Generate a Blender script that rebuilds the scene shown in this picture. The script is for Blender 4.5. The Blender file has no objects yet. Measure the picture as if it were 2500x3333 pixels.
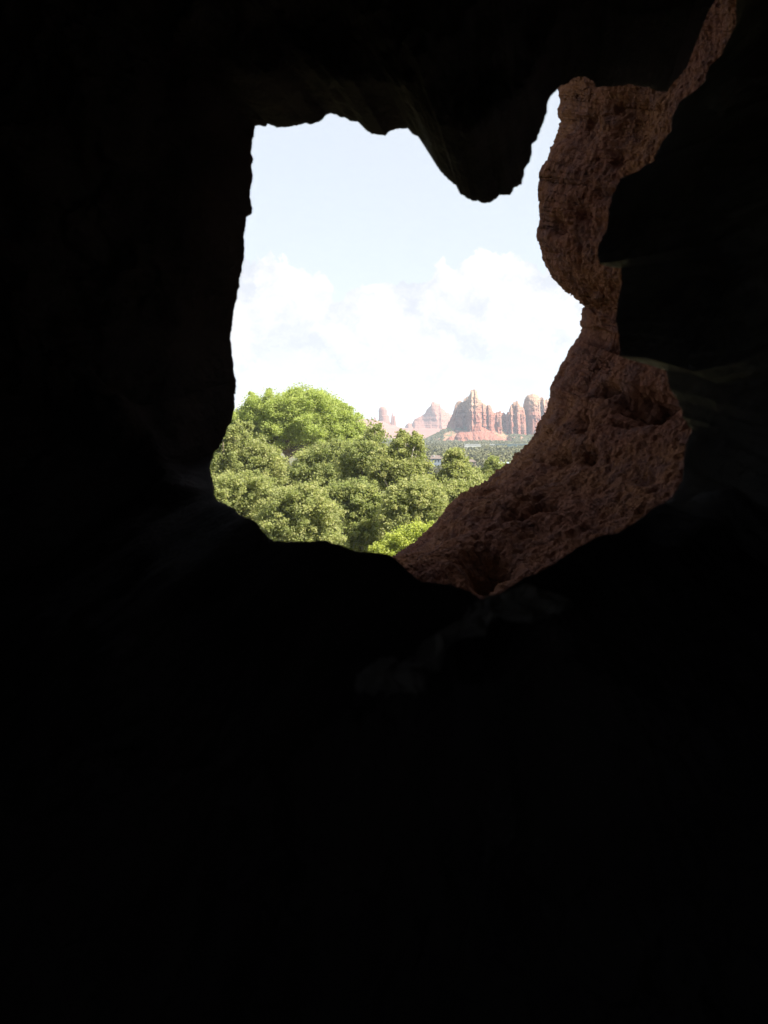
import bpy, math, random
import numpy as np
from mathutils import Vector, Matrix

# ------------------------------------------------------------------ camera
S = bpy.context.scene
COL = S.collection
CZ = 23.0                                   # eye height above the valley floor
K = 2 * math.tan(math.radians(18.0)) / 3333.0
HOR = 1400.0                                # row of the horizon
PITCH = math.atan((1666.5 - HOR) * K)
cam = bpy.data.cameras.new('camera')
cam_ob = bpy.data.objects.new('camera', cam)
COL.objects.link(cam_ob)
cam_ob.location = (0, 0, CZ)
cam_ob.rotation_euler = (math.pi / 2 - PITCH, 0, 0)
cam.sensor_fit = 'VERTICAL'
cam.sensor_height = 17.3
cam.lens = 17.3 / 2 / math.tan(math.radians(18.0))
cam.clip_start = 0.02
cam.clip_end = 80000
cam.dof.use_dof = True
cam.dof.focus_distance = 25.0
cam.dof.aperture_fstop = 4.6
S.camera = cam_ob

# ------------------------------------------------------------------ light
SUN_EL, SUN_AZ = math.radians(46), math.radians(119)
world = bpy.data.worlds.new('World')
S.world = world
world.use_nodes = True
sun = bpy.data.lights.new('sun', 'SUN')
sun.energy = 5.0
sun.angle = math.radians(0.5)
sun.color = (1.0, 0.94, 0.84)
sun_ob = bpy.data.objects.new('sun', sun)
COL.objects.link(sun_ob)
sd = Vector((math.sin(SUN_AZ) * math.cos(SUN_EL), math.cos(SUN_AZ) * math.cos(SUN_EL), math.sin(SUN_EL)))
sun_ob.rotation_euler = (-sd).to_track_quat('-Z', 'Y').to_euler()
sun_ob.location = (0, 0, 100)
S.view_settings.view_transform = 'Standard'
S.view_settings.look = 'None'
S.view_settings.exposure = 1.92
S.view_settings.gamma = 1.0
S.render.engine = 'CYCLES'
S.cycles.use_denoising = True
S.cycles.max_bounces = 8
S.cycles.diffuse_bounces = 4
S.cycles.transmission_bounces = 4
S.cycles.volume_bounces = 0


class NT:
    """small helper around a node tree"""
    def __init__(s, tree):
        s.t = tree
        s.t.nodes.clear()

    def n(s, kind, **kw):
        nd = s.t.nodes.new(kind)
        for a, b in kw.items():
            setattr(nd, a, b)
        return nd

    def l(s, a, b):
        s.t.links.new(a, b)

    def val(s, sock, v):
        if hasattr(v, 'is_output'):
            s.l(v, sock)
        else:
            sock.default_value = v

    def math(s, op, a, b=None, c=None, clamp=False):
        nd = s.n('ShaderNodeMath', operation=op, use_clamp=clamp)
        s.val(nd.inputs[0], a)
        if b is not None: s.val(nd.inputs[1], b)
        if c is not None: s.val(nd.inputs[2], c)
        return nd.outputs[0]

    def vec(s, op, a, b=None):
        nd = s.n('ShaderNodeVectorMath', operation=op)
        s.val(nd.inputs[0], a)
        if b is not None: s.val(nd.inputs[1], b)
        return nd.outputs['Value'] if op in ('LENGTH', 'DOT_PRODUCT') else nd.outputs[0]

    def noise(s, vec, scale, detail=4, rough=0.55, color=False):
        nd = s.n('ShaderNodeTexNoise')
        if vec is not None: s.l(vec, nd.inputs['Vector'])
        nd.inputs['Scale'].default_value = scale
        nd.inputs['Detail'].default_value = detail
        nd.inputs['Roughness'].default_value = rough
        return nd.outputs['Color' if color else 'Fac']

    def mix(s, fac, a, b):
        nd = s.n('ShaderNodeMix', data_type='RGBA')
        s.val(nd.inputs['Factor'], fac)
        for so, v in ((nd.inputs[6], a), (nd.inputs[7], b)):
            if hasattr(v, 'is_output'): s.l(v, so)
            else: so.default_value = (*v, 1.0)
        return nd.outputs[2]

    def ramp(s, fac, stops, interp='LINEAR'):
        nd = s.n('ShaderNodeValToRGB')
        nd.color_ramp.interpolation = interp
        el = nd.color_ramp.elements
        while len(el) > 1: el.remove(el[-1])
        el[0].position, el[0].color = stops[0][0], (*stops[0][1], 1)
        for p, c in stops[1:]:
            e = el.new(p); e.color = (*c, 1)
        s.l(fac, nd.inputs[0])
        return nd.outputs[0]

    def smooth(s, v, a, b):
        nd = s.n('ShaderNodeMapRange', interpolation_type='SMOOTHSTEP')
        s.l(v, nd.inputs['Value'])
        nd.inputs['From Min'].default_value = a
        nd.inputs['From Max'].default_value = b
        return nd.outputs[0]


# ---- the sky: clear daylight sky with a bank of cumulus low over the valley
w = NT(world.node_tree)
sky = w.n('ShaderNodeTexSky', sky_type='NISHITA')
sky.sun_disc = False
sky.sun_elevation = SUN_EL
sky.sun_rotation = SUN_AZ
sky.altitude = 1300
sky.air_density = 1.0
sky.dust_density = 1.2
sky.ozone_density = 1.0
tc = w.n('ShaderNodeTexCoord')
sep = w.n('ShaderNodeSeparateXYZ')
w.l(tc.outputs['Generated'], sep.inputs[0])
az = w.math('ARCTAN2', sep.outputs[0], sep.outputs[1])
el = w.math('ARCSINE', sep.outputs[2])
comb = w.n('ShaderNodeCombineXYZ')
w.l(az, comb.inputs[0]); w.l(el, comb.inputs[1])
base = comb.outputs[0]
warp = w.noise(base, 30, 9, 0.66, color=True)
warp = w.vec('SUBTRACT', warp, (0.5, 0.5, 0.5))
sc = w.n('ShaderNodeVectorMath', operation='SCALE'); w.l(warp, sc.inputs[0]); sc.inputs['Scale'].default_value = 0.050
pos = w.vec('ADD', base, sc.outputs[0])


def cloud_blob(px, py, rx, ry):
    c = ((px - 1250) * K, (HOR - py) * K, 0)
    d = w.vec('SUBTRACT', pos, c)
    d = w.vec('MULTIPLY', d, (1 / (rx * K), 1 / (ry * K), 0))
    return w.math('SUBTRACT', 1.0, w.vec('LENGTH', d))


blobs = [(900, 985, 150, 175), (985, 1010, 135, 140), (815, 1040, 130, 190), (1060, 1090, 150, 110),
         (1230, 1040, 130, 120), (1330, 1050, 120, 130), (1200, 1110, 260, 110), (1480, 955, 105, 115),
         (1600, 928, 110, 112), (1690, 960, 120, 120), (1500, 1040, 240, 130), (1760, 1030, 160, 150),
         (1890, 960, 150, 170), (1450, 925, 55, 60), (640, 1000, 170, 150), (1250, 985, 110, 75), (1380, 990, 90, 90), (1150, 1030, 90, 60), (2050, 1040, 220, 160),
         (450, 1060, 240, 120), (2350, 1030, 260, 150)]
cov = None
for b in blobs:
    v = cloud_blob(*b)
    cov = v if cov is None else w.math('MAXIMUM', cov, v)
m_main = w.smooth(cov, 0.0, 0.06)
# thin sheets and small puffs lower down, flatter towards the horizon
st = w.vec('MULTIPLY', base, (1.0, 2.6, 1.0))
low = w.noise(st, 13, 8, 0.62)
band = w.math('MULTIPLY', w.smooth(el, 0.085, 0.05), w.smooth(el, -0.01, 0.03))
m_low = w.math('MULTIPLY', w.smooth(low, 0.40, 0.54), band)
# scattered clouds over the rest of the sky, out of the window's sight
gen = w.noise(tc.outputs['Generated'], 2.2, 7, 0.6)
m_gen = w.math('MULTIPLY', w.smooth(gen, 0.54, 0.64), w.smooth(el, 0.30, 0.42))
mask = w.math('MAXIMUM', w.math('MAXIMUM', m_main, w.math('MULTIPLY', m_low, 0.8)), m_gen)
# relief of the cloud: brighter heads, faint blue-grey hollows
r1 = w.noise(pos, 20, 6, 0.6)
r2 = w.noise(w.vec('ADD', pos, (-0.006, -0.01, 0)), 20, 6, 0.6)
rel = w.math('MULTIPLY_ADD', w.math('SUBTRACT', r1, r2), 5.0, 0.43)
rel = w.math('ADD', rel, w.math('MULTIPLY', cov, 0.35), clamp=True)
ccol = w.mix(rel, (0.212, 0.221, 0.241), (0.278, 0.278, 0.28))
bg_sky = w.n('ShaderNodeBackground'); w.l(sky.outputs[0], bg_sky.inputs[0]); bg_sky.inputs[1].default_value = 0.062
bg_cl = w.n('ShaderNodeBackground'); w.l(ccol, bg_cl.inputs[0]); bg_cl.inputs[1].default_value = 1.0
# a thin high veil whitens the clear part of the sky
veil = w.n('ShaderNodeBackground'); veil.inputs[0].default_value = (0.219, 0.228, 0.242, 1); veil.inputs[1].default_value = 1.0
vm = w.n('ShaderNodeMixShader'); w.l(w.math('MULTIPLY_ADD', w.noise(base, 5, 5, 0.6), 0.2, 0.74), vm.inputs[0])
w.l(bg_sky.outputs[0], vm.inputs[1]); w.l(veil.outputs[0], vm.inputs[2])
mx = w.n('ShaderNodeMixShader')
w.l(mask, mx.inputs[0]); w.l(vm.outputs[0], mx.inputs[1]); w.l(bg_cl.outputs[0], mx.inputs[2])
wo = w.n('ShaderNodeOutputWorld'); w.l(mx.outputs[0], wo.inputs[0])
world.cycles.sampling_method = 'MANUAL'
world.cycles.sample_map_resolution = 1024

# ------------------------------------------------------------------ tools
RNG = np.random.default_rng(7)
cP, sP = math.cos(PITCH), math.sin(PITCH)


def c2w(x, y, d):
    """camera axes (right, up, forward) to world"""
    x, y, d = np.asarray(x, float), np.asarray(y, float), np.asarray(d, float)
    return np.stack([x, d * cP + y * sP, CZ + y * cP - d * sP], -1)


def at(px, py, d):
    px, py, d = np.asarray(px, float), np.asarray(py, float), np.asarray(d, float)
    return c2w((px - 1250) * K * d, (1666.5 - py) * K * d, d)


def zat(py, D):
    """height of row py at ground distance D"""
    return CZ + (HOR - py) * K * D


def xat(px, D):
    return (px - 1250) * K * D


_pt = np.random.default_rng(11).permutation(256)
_pt = np.concatenate([_pt, _pt, _pt])
_gr = np.random.default_rng(12).normal(size=(256, 3)); _gr /= np.linalg.norm(_gr, axis=1)[:, None]


def perlin(p):
    p = np.asarray(p, float)
    i = np.floor(p).astype(int); f = p - i; i &= 255
    u = f * f * f * (f * (f * 6 - 15) + 10)
    out = 0
    for dx in (0, 1):
        for dy in (0, 1):
            for dz in (0, 1):
                h = _pt[_pt[_pt[(i[..., 0] + dx) & 255] + ((i[..., 1] + dy) & 255)] + ((i[..., 2] + dz) & 255)]
                g = _gr[h]
                dot = g[..., 0] * (f[..., 0] - dx) + g[..., 1] * (f[..., 1] - dy) + g[..., 2] * (f[..., 2] - dz)
                wx = u[..., 0] if dx else 1 - u[..., 0]
                wy = u[..., 1] if dy else 1 - u[..., 1]
                wz = u[..., 2] if dz else 1 - u[..., 2]
                out = out + dot * wx * wy * wz
    return out


def fbm(p, oct=4, gain=0.5, ridged=False):
    a, s, out = 1.0, 0.0, 0
    for k in range(oct):
        v = perlin(p * (2.03 ** k) + 17.3 * k)
        if ridged: v = 0.5 - abs(v) * 1.6
        out = out + a * v; s += a; a *= gain
    return out / s * (1.6 if not ridged else 1)


def mesh_np(name, V, F, mat, parent=None, smooth=True, nper=4, attr=None, shade=None):
    V = np.asarray(V, np.float32).reshape(-1, 3); F = np.asarray(F, np.int32).reshape(-1, nper)
    me = bpy.data.meshes.new(name)
    me.vertices.add(len(V)); me.vertices.foreach_set('co', V.ravel())
    me.loops.add(F.size); me.loops.foreach_set('vertex_index', F.ravel())
    me.polygons.add(len(F))
    me.polygons.foreach_set('loop_start', np.arange(0, F.size, nper, dtype=np.int32))
    me.polygons.foreach_set('use_smooth', np.full(len(F), smooth, bool))
    me.update(calc_edges=True)
    if attr is not None:
        a = me.attributes.new('tint', 'FLOAT', 'POINT'); a.data.foreach_set('value', np.asarray(attr, np.float32).ravel())
    me.materials.append(mat)
    o = bpy.data.objects.new(name, me); COL.objects.link(o)
    if parent is not None: o.parent = parent
    return o


def grid_faces(n, m, wrap_m=False, off=0):
    i = np.arange(n - 1)[:, None]; j = np.arange(m if wrap_m else m - 1)[None, :]
    a = i * m + j; b = i * m + (j + 1) % m; c = (i + 1) * m + (j + 1) % m; d = (i + 1) * m + j
    return np.stack([a + 0 * b, b, c, d], -1).reshape(-1, 4) + off


def tag(o, label, cat, group=None):
    o['label'] = label; o['category'] = cat
    if group: o['group'] = group
    return o


def struct(o):
    o['kind'] = 'structure'
    return o


def empty(name, loc):
    o = bpy.data.objects.new(name, None); COL.objects.link(o); o.location = loc
    return o


def dseg(X, Y, ax, ay, bx, by):
    vx, vy = bx - ax, by - ay
    t = np.clip(((X - ax) * vx + (Y - ay) * vy) / (vx * vx + vy * vy), 0, 1)
    return np.hypot(X - ax - t * vx, Y - ay - t * vy)


def resample(P, step):
    P = np.asarray(P, float)
    L = np.concatenate([[0], np.cumsum(np.linalg.norm(np.diff(P[:, :2], axis=0), axis=1))])
    n = max(2, int(L[-1] / step))
    t = np.linspace(0, L[-1], n)
    return np.stack([np.interp(t, L, P[:, k]) for k in range(P.shape[1])], 1)


# ------------------------------------------------------------------ materials
def new_mat(name):
    m = bpy.data.materials.new(name); m.use_nodes = True
    return m, NT(m.node_tree)


def finish(t, color, rough=0.9, bump=None, bdist=0.02, bstr=1.0, spec=0.2):
    p = t.n('ShaderNodeBsdfPrincipled')
    if hasattr(color, 'is_output'): t.l(color, p.inputs['Base Color'])
    else: p.inputs['Base Color'].default_value = (*color, 1)
    p.inputs['Roughness'].default_value = rough
    p.inputs['Specular IOR Level'].default_value = spec
    if bump is not None:
        b = t.n('ShaderNodeBump'); b.inputs['Distance'].default_value = bdist; b.inputs['Strength'].default_value = bstr
        t.l(bump, b.inputs['Height']); t.l(b.outputs[0], p.inputs['Normal'])
    o = t.n('ShaderNodeOutputMaterial'); t.l(p.outputs[0], o.inputs[0])


def mat_plain(name, c, rough=0.8, spec=0.3, var=0.12, scale=3.0):
    m, t = new_mat(name)
    g = t.n('ShaderNodeNewGeometry')
    nz = t.noise(g.outputs['Position'], scale, 4)
    col = t.mix(nz, tuple(x * (1 - var) for x in c), tuple(min(1, x * (1 + var)) for x in c))
    finish(t, col, rough, spec=spec)
    return m


def mat_cave(name, dark, mid, warm):
    m, t = new_mat(name)
    g = t.n('ShaderNodeNewGeometry').outputs['Position']
    n1 = t.noise(g, 3.0, 7, 0.62); n2 = t.noise(g, 0.9, 4); n3 = t.noise(g, 26, 6, 0.6)
    c = t.mix(t.smooth(n1, 0.35, 0.65), dark, mid)
    c = t.mix(t.smooth(n2, 0.45, 0.7), c, warm)
    h = t.math('ADD', t.math('MULTIPLY', n1, 1.5), t.math('MULTIPLY', n3, 0.35))
    finish(t, c, 0.95, h, 0.05, 0.8, 0.1)
    return m


M_cave = mat_cave('shaded_cave_rock', (0.065, 0.058, 0.064), (0.125, 0.112, 0.118), (0.14, 0.115, 0.11))  # rock colour darkened to deepen the shade inside the cave


def mat_brown():
    m, t = new_mat('pitted_red_rock')
    g = t.n('ShaderNodeNewGeometry').outputs['Position']
    n1 = t.noise(g, 1.7, 6, 0.6); n2 = t.noise(g, 9, 7, 0.65); n3 = t.noise(g, 55, 5, 0.6); n4 = t.noise(g, 150, 3, 0.5)
    c = t.mix(t.smooth(n1, 0.38, 0.62), (0.168, 0.073, 0.050), (0.196, 0.090, 0.047))
    c = t.mix(t.smooth(n2, 0.42, 0.68), c, (0.125, 0.064, 0.054))
    c = t.mix(t.math('MULTIPLY', t.smooth(n3, 0.5, 0.75), 0.55), c, (0.26, 0.14, 0.09))
    v = t.n('ShaderNodeTexVoronoi'); v.inputs['Scale'].default_value = 30
    wv = t.noise(g, 14, 3, 0.5, color=True)
    t.l(t.vec('ADD', g, t.vec('MULTIPLY', wv, (0.06, 0.06, 0.06))), v.inputs['Vector'])
    pit = t.smooth(v.outputs['Distance'], 0.0, 0.45)
    h = t.math('ADD', t.math('MULTIPLY', n2, 1.0), t.math('MULTIPLY', n3, 0.5))
    h = t.math('ADD', h, t.math('MULTIPLY', n4, 0.2))
    h = t.math('ADD', h, t.math('MULTIPLY', pit, 0.25))
    finish(t, c, 0.95, h, 0.024, 1.0, 0.05)
    return m


M_brown = mat_brown()


def mat_butte(name, zlo, zhi, top, low, streak=0.12):
    """red sandstone turning cream above a wavering level, with beds and streaks"""
    m, t = new_mat(name)
    g = t.n('ShaderNodeNewGeometry').outputs['Position']
    s = t.n('ShaderNodeSeparateXYZ'); t.l(g, s.inputs[0])
    nb = t.noise(g, 0.03, 5, 0.6)
    z = t.math('ADD', s.outputs[2], t.math('MULTIPLY_ADD', nb, 50, -25))
    f = t.smooth(z, zlo, zhi)
    bed = t.noise(t.vec('MULTIPLY', g, (0.004, 0.004, 0.22)), 1.0, 5, 0.7)
    stk = t.noise(t.vec('MULTIPLY', g, (0.16, 0.16, 0.02)), 1.0, 4, 0.6)
    c = t.mix(f, low, top)
    c = t.mix(t.math('MULTIPLY', t.smooth(bed, 0.5, 0.62), 0.55), c, tuple(x * 0.66 for x in low))
    c = t.mix(t.math('MULTIPLY', t.smooth(stk, 0.45, 0.7), streak * 4), c, tuple(min(1, x * 1.15) for x in top))
    fine = t.noise(g, 0.35, 5, 0.65)
    c = t.mix(t.math('MULTIPLY', t.smooth(fine, 0.5, 0.7), 0.4), c, tuple(x * 0.55 for x in low))
    finish(t, c, 0.95, fine, 2.0, 0.8, 0.1)
    return m


M_butte = mat_butte('banded_sandstone', 42, 88, (0.265, 0.18, 0.125), (0.185, 0.076, 0.056))
M_butte_far = mat_butte('far_pink_sandstone', 90, 170, (0.28, 0.155, 0.108), (0.21, 0.10, 0.075))
M_bench = mat_butte('red_bench_sandstone', 60, 90, (0.23, 0.105, 0.072), (0.19, 0.078, 0.055))


def mat_talus(name, soil, green, amount):
    m, t = new_mat(name)
    g = t.n('ShaderNodeNewGeometry').outputs['Position']
    n1 = t.noise(g, 0.12, 6, 0.7); n2 = t.noise(g, 0.02, 4, 0.6)
    c = t.mix(t.smooth(n2, 0.4, 0.6), soil, tuple(x * 1.2 for x in soil))
    c = t.mix(t.smooth(n1, amount, amount + 0.08), c, green)
    finish(t, c, 0.95, n1, 3.0, 0.6, 0.1)
    return m


M_talus = mat_talus('scrubby_talus', (0.26, 0.13, 0.085), (0.085, 0.095, 0.05), 0.47)
M_plateau = mat_butte('pink_slickrock_slope', 60, 160, (0.25, 0.135, 0.098), (0.19, 0.098, 0.075))
M_mesa = mat_talus('far_wooded_mesa', (0.10, 0.10, 0.07), (0.06, 0.075, 0.045), 0.45)
M_ground = mat_talus('valley_ground', (0.17, 0.115, 0.07), (0.07, 0.085, 0.04), 0.42)


def mat_leaf(name, a, b, c, trans=0.6):
    m, t = new_mat(name)
    at_ = t.n('ShaderNodeAttribute', attribute_name='tint')
    col = t.ramp(at_.outputs['Fac'], [(0.0, a), (0.5, b), (1.0, c)])
    d = t.n('ShaderNodeBsdfPrincipled'); t.l(col, d.inputs['Base Color']); d.inputs['Roughness'].default_value = 0.6
    d.inputs['Specular IOR Level'].default_value = 0.3
    tr = t.n('ShaderNodeBsdfTranslucent')
    br = t.n('ShaderNodeHueSaturation'); br.inputs['Value'].default_value = 1.35; br.inputs['Saturation'].default_value = 1.15
    t.l(col, br.inputs['Color']); t.l(br.outputs[0], tr.inputs[0])
    mx = t.n('ShaderNodeMixShader'); mx.inputs[0].default_value = trans
    t.l(d.outputs[0], mx.inputs[1]); t.l(tr.outputs[0], mx.inputs[2])
    o = t.n('ShaderNodeOutputMaterial'); t.l(mx.outputs[0], o.inputs[0])
    return m


M_cotton = mat_leaf('cottonwood_leaves', (0.24, 0.285, 0.09), (0.32, 0.375, 0.115), (0.41, 0.44, 0.16))
M_syc = mat_leaf('sycamore_leaves', (0.175, 0.20, 0.072), (0.255, 0.28, 0.105), (0.40, 0.39, 0.18), 0.62)
M_syc2 = mat_leaf('olive_sycamore_leaves', (0.155, 0.185, 0.068), (0.235, 0.265, 0.098), (0.37, 0.365, 0.155), 0.62)
M_bright = mat_leaf('yellow_green_leaves', (0.22, 0.26, 0.06), (0.33, 0.37, 0.09), (0.43, 0.45, 0.13))
M_juniper = mat_leaf('juniper_needles', (0.06, 0.065, 0.028), (0.10, 0.10, 0.042), (0.17, 0.16, 0.08), 0.1)
M_bark = mat_plain('grey_bark', (0.13, 0.105, 0.085), 0.9, 0.1, 0.3, 4)
M_pale = mat_plain('pale_sycamore_bark', (0.42, 0.38, 0.32), 0.85, 0.1, 0.3, 2)

M_cave_lit = mat_cave('lit_grey_cave_rock', (0.20, 0.195, 0.21), (0.43, 0.42, 0.42), (0.44, 0.40, 0.37))  # paler copy of the cave rock, faint window light painted into its colour

# ------------------------------------------------------------------ the cave
def z6(p): return [(700 + a / 1.3825, 300 + b / 1.3825) for a, b in p]
def z4(p): return [(1500 + a / 1.659, b / 1.659) for a, b in p]
def z5(p): return [(1500 + a / 1.659, 900 + b / 1.659) for a, b in p]
def z8(p): return [(900 + a / 1.0369, 1700 + b / 1.0369) for a, b in p]
def z2(p): return [(650 + a / 2.552, 1220 + b / 2.552) for a, b in p]
def z3(p): return [(1200 + a / 3.318, 1300 + b / 3.318) for a, b in p]


top_rim = z6([(180, 150), (205, 150), (228, 154), (238, 143), (255, 150), (280, 158), (320, 158), (360, 152), (410, 140), (430, 146),
    (465, 135), (485, 120), (500, 103), (520, 95), (545, 100), (560, 112), (585, 112), (605, 130), (650, 134), (668, 145), (680, 175),
    (700, 183), (720, 190), (765, 196), (785, 178), (815, 165), (875, 165), (890, 188), (915, 200), (935, 220), (962, 238), (975, 265),
    (978, 290), (1000, 335), (1030, 375), (1095, 430), (1105, 460), (1130, 475), (1155, 488), (1185, 490), (1220, 501), (1245, 493),
    (1265, 480), (1280, 463), (1330, 462), (1345, 435), (1378, 412), (1388, 380), (1395, 338), (1415, 318), (1424, 285), (1426, 235),
    (1450, 212), (1460, 180), (1475, 140), (1492, 95), (1497, 45), (1510, 18), (1530, 0)]) + \
    z4([(540, 462), (580, 450), (610, 420), (640, 414), (690, 420), (715, 440), (725, 470), (790, 468), (870, 462), (920, 452),
    (960, 468), (1010, 468), (1060, 492), (1115, 495), (1130, 465), (1180, 410), (1215, 370), (1235, 310), (1255, 240), (1265, 150),
    (1310, 105), (1345, 50), (1360, 0), (1390, -150), (1430, -350)])
right_rim = z4([(1470, -380), (1500, -150), (1490, 0), (1485, 60), (1490, 130), (1460, 180), (1430, 240), (1400, 310), (1340, 360),
    (1310, 450), (1250, 505), (1190, 540), (1160, 590), (1140, 640), (1135, 710), (1085, 770), (1050, 830), (1045, 880), (1000, 890),
    (950, 930), (900, 955), (860, 965), (840, 1020), (815, 1060), (800, 1130), (790, 1230), (745, 1320), (735, 1380), (750, 1425),
    (800, 1440), (865, 1445), (868, 1540)]) + \
    z5([(862, 60), (845, 160), (838, 240), (855, 330), (860, 430), (950, 450), (1050, 470), (1110, 510), (1125, 600), (1180, 680),
    (1200, 760), (1250, 830), (1215, 900), (1205, 1000), (1195, 1100), (1140, 1190)])
floor_rim = z5([(1100, 1220), (1040, 1250), (950, 1320), (850, 1380), (740, 1400), (650, 1450), (570, 1500), (500, 1550),
    (430, 1590), (350, 1620)]) + z8([(760, 235), (738, 272), (700, 268), (660, 238), (600, 215), (550, 205), (500, 200), (470, 190),
    (430, 150), (392, 114)]) + z2([(1560, 1490), (1500, 1475), (1420, 1475), (1310, 1465), (1250, 1450), (1190, 1425), (1140, 1405),
    (1080, 1385), (1010, 1370), (950, 1380), (850, 1382), (720, 1385), (620, 1378), (560, 1340), (520, 1290), (460, 1215), (400, 1190),
    (330, 1160), (290, 1110), (230, 1080), (140, 1040)])
left_rim = z2([(120, 985), (122, 940), (105, 860), (85, 775), (100, 720), (120, 650), (160, 600), (205, 520), (235, 430), (265, 400),
    (275, 330), (290, 270), (290, 150), (300, 60)]) + z6([(92, 1360), (95, 1310), (85, 1260), (80, 1200), (72, 1130), (70, 1090), (78, 1050),
    (82, 1000), (95, 940), (105, 890), (115, 820), (125, 770), (132, 720), (130, 650), (138, 600), (140, 565), (165, 545), (168, 520),
    (158, 480), (158, 440), (170, 385), (165, 340), (170, 290), (162, 260), (172, 210), (178, 175)])

segs = [('cave_ceiling', top_rim, (4.4, 4.1, 3.9, 3.7), (138, 50)),
        ('cave_wall_right', right_rim, (3.6, 3.1, 2.8, 2.6), (50, -30)),
        ('cave_floor', floor_rim, (2.3, 2.1, 2.7, 3.4), (-30, -150)),
        ('cave_wall_left', left_rim, (4.2, 4.5, 4.6, 4.5), (-150, -222))]
R_all, E_all, D_all, idx = [], [], [], []
first = np.array(segs[0][1][0])
for k, (nm, P, ds, (a0, a1)) in enumerate(segs):
    nxt = segs[(k + 1) % 4][1][0]
    pts = resample(np.array(list(P) + [nxt]), 4.5)[:-1]
    n = len(pts); t = np.linspace(0, 1, n, endpoint=False)
    d = np.interp(t, np.linspace(0, 1, len(ds)), ds)
    ang = np.radians(a0 + (a1 - a0) * t)
    idx.append((sum(len(x) for x in R_all), n))
    R_all.append(pts); D_all.append(d)
    E_all.append(np.stack([np.cos(ang) * 2.7, np.sin(ang) * 2.9], 1))
R = np.concatenate(R_all); D = np.concatenate(D_all); E = np.concatenate(E_all)
N = len(R)
# smooth the depth round the joins
ker = np.ones(61) / 61
D = np.convolve(np.concatenate([D[-60:], D, D[:60]]), ker, 'same')[60:-60]
# fine crumbly edge
tg = np.roll(R, -1, 0) - np.roll(R, 1, 0)
nrm = np.stack([tg[:, 1], -tg[:, 0]], 1) / (np.linalg.norm(tg, axis=1)[:, None] + 1e-6)
s_ = np.cumsum(np.linalg.norm(np.roll(R, -1, 0) - R, axis=1))
pn = fbm(np.stack([s_ / 22.0, 0 * s_, 0 * s_], 1), 4, 0.65)
R = R + nrm * pn[:, None] * 6.5
rx = (R[:, 0] - 1250) * K * D; ry = (1666.5 - R[:, 1]) * K * D
def ringsmooth(a, wdt):
    k = np.hanning(wdt); k /= k.sum()
    return np.convolve(np.concatenate([a[-wdt:], a, a[:wdt]]), k, 'same')[wdt:-wdt]


seg_r = np.zeros(N); seg_r[idx[1][0]:idx[1][0] + idx[1][1]] = 1; seg_r = np.clip(ringsmooth(seg_r, 161), 0, 1)[None, :]
rxs, rys = ringsmooth(rx, 141), ringsmooth(ry, 141)
# profile: (blend towards the wide chamber, depth rule)
W_in = [0.0, .004, .009, .015, .022] + list(np.linspace(.03, .5, 84)) + list(np.linspace(.52, 1.0, 26))
rings = []
rings += [(0.95, 1.1), (0.6, 0.95), (0.3, 0.75), (0.16, 0.6), (0.08, 0.42), (0.035, 0.26), (0.012, 0.12), (0.003, 0.05)]   # outer face, beyond the rim
# how fast each side comes towards the viewer: the right one is a splayed jamb
SLP = np.concatenate([np.full(n_, v_) for (_, n_), v_ in zip(idx, (0.4, 1.8, 0.5, 0.4))])
kk = np.ones(201) / 201
SLP = np.convolve(np.concatenate([SLP[-200:], SLP, SLP[:200]]), kk, 'same')[200:-200]
ring_pts = []
for wv, dd in rings:
    gx, gy = rx * (1 + dd / D), ry * (1 + dd / D)
    ring_pts.append((gx + (E[:, 0] - gx) * wv, gy + (E[:, 1] - gy) * wv, D + dd, min(0.4, wv * 2)))
for wv in W_in:
    dd = -0.10 * min(1, wv / .05) - SLP * wv - 1.1 * wv ** 4
    sm = np.clip((wv - .10 + .09 * seg_r[0]) / (.20 - .13 * seg_r[0]), 0, 1); sm = sm * sm * (3 - 2 * sm)
    bx, by = rx * (1 - sm) + rxs * sm, ry * (1 - sm) + rys * sm
    ring_pts.append((bx + (E[:, 0] - bx) * wv, by + (E[:, 1] - by) * wv, np.maximum(D + dd * (D / 3.6), 1.5), np.minimum(1, wv / (0.12 - 0.075 * seg_r[0]))))
CYL = list(np.linspace(1.5, 0.3, 30)) + [0.1, -0.2, -0.6, -1.0, -1.4, -1.8, -2.2, -2.5, -2.8]
for dd in CYL:
    ring_pts.append((E[:, 0], E[:, 1], 0 * D + dd, 1.0))
for sc_ in (0.9, 0.8, 0.7, 0.6, 0.5, 0.4, 0.3, 0.2, 0.1, 0.0):
    ring_pts.append((E[:, 0] * sc_, E[:, 1] * sc_, 0 * D - 3.1, 1.0))
G = np.stack([c2w(a, b, c) for a, b, c, _ in ring_pts])          # J x N x 3
amp = np.stack([np.zeros(N) + p[3] for p in ring_pts])
# displacement, mostly outwards from the window's axis and towards the viewer
h1 = fbm(G * 1.6, 5, 0.55, ridged=True)
h2 = fbm(G * 7.0 + 40, 4, 0.55)
J = len(ring_pts)
n_out = len(rings)
h3 = fbm(G * np.array([1.9, 1.9, 1.3]) + 70, 5, 0.6, ridged=True)
outward = np.zeros_like(G); outward[..., 0] = E[:, 0]; outward[..., 2] = E[:, 1]
outward /= np.linalg.norm(outward, axis=2)[..., None] + 1e-9
G = G + outward * ((0.18 * (h1 + .3) + 0.09 * h2) * amp)[..., None]
inn = np.array([0.0] * n_out + [1.0] * (J - n_out))[:, None]
h4 = fbm(G * 3.6 + 55, 4, 0.6, ridged=True)
G[..., 1] -= (0.22 * h1 + 0.07 * h2 + 0.16 * h4 + 0.5 * (h3 - .1) * seg_r) * amp * inn
v1, v2 = fbm(G * 2.1 + 88, 4, .6), fbm(G * 4.3 + 120, 4, .6)
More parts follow.
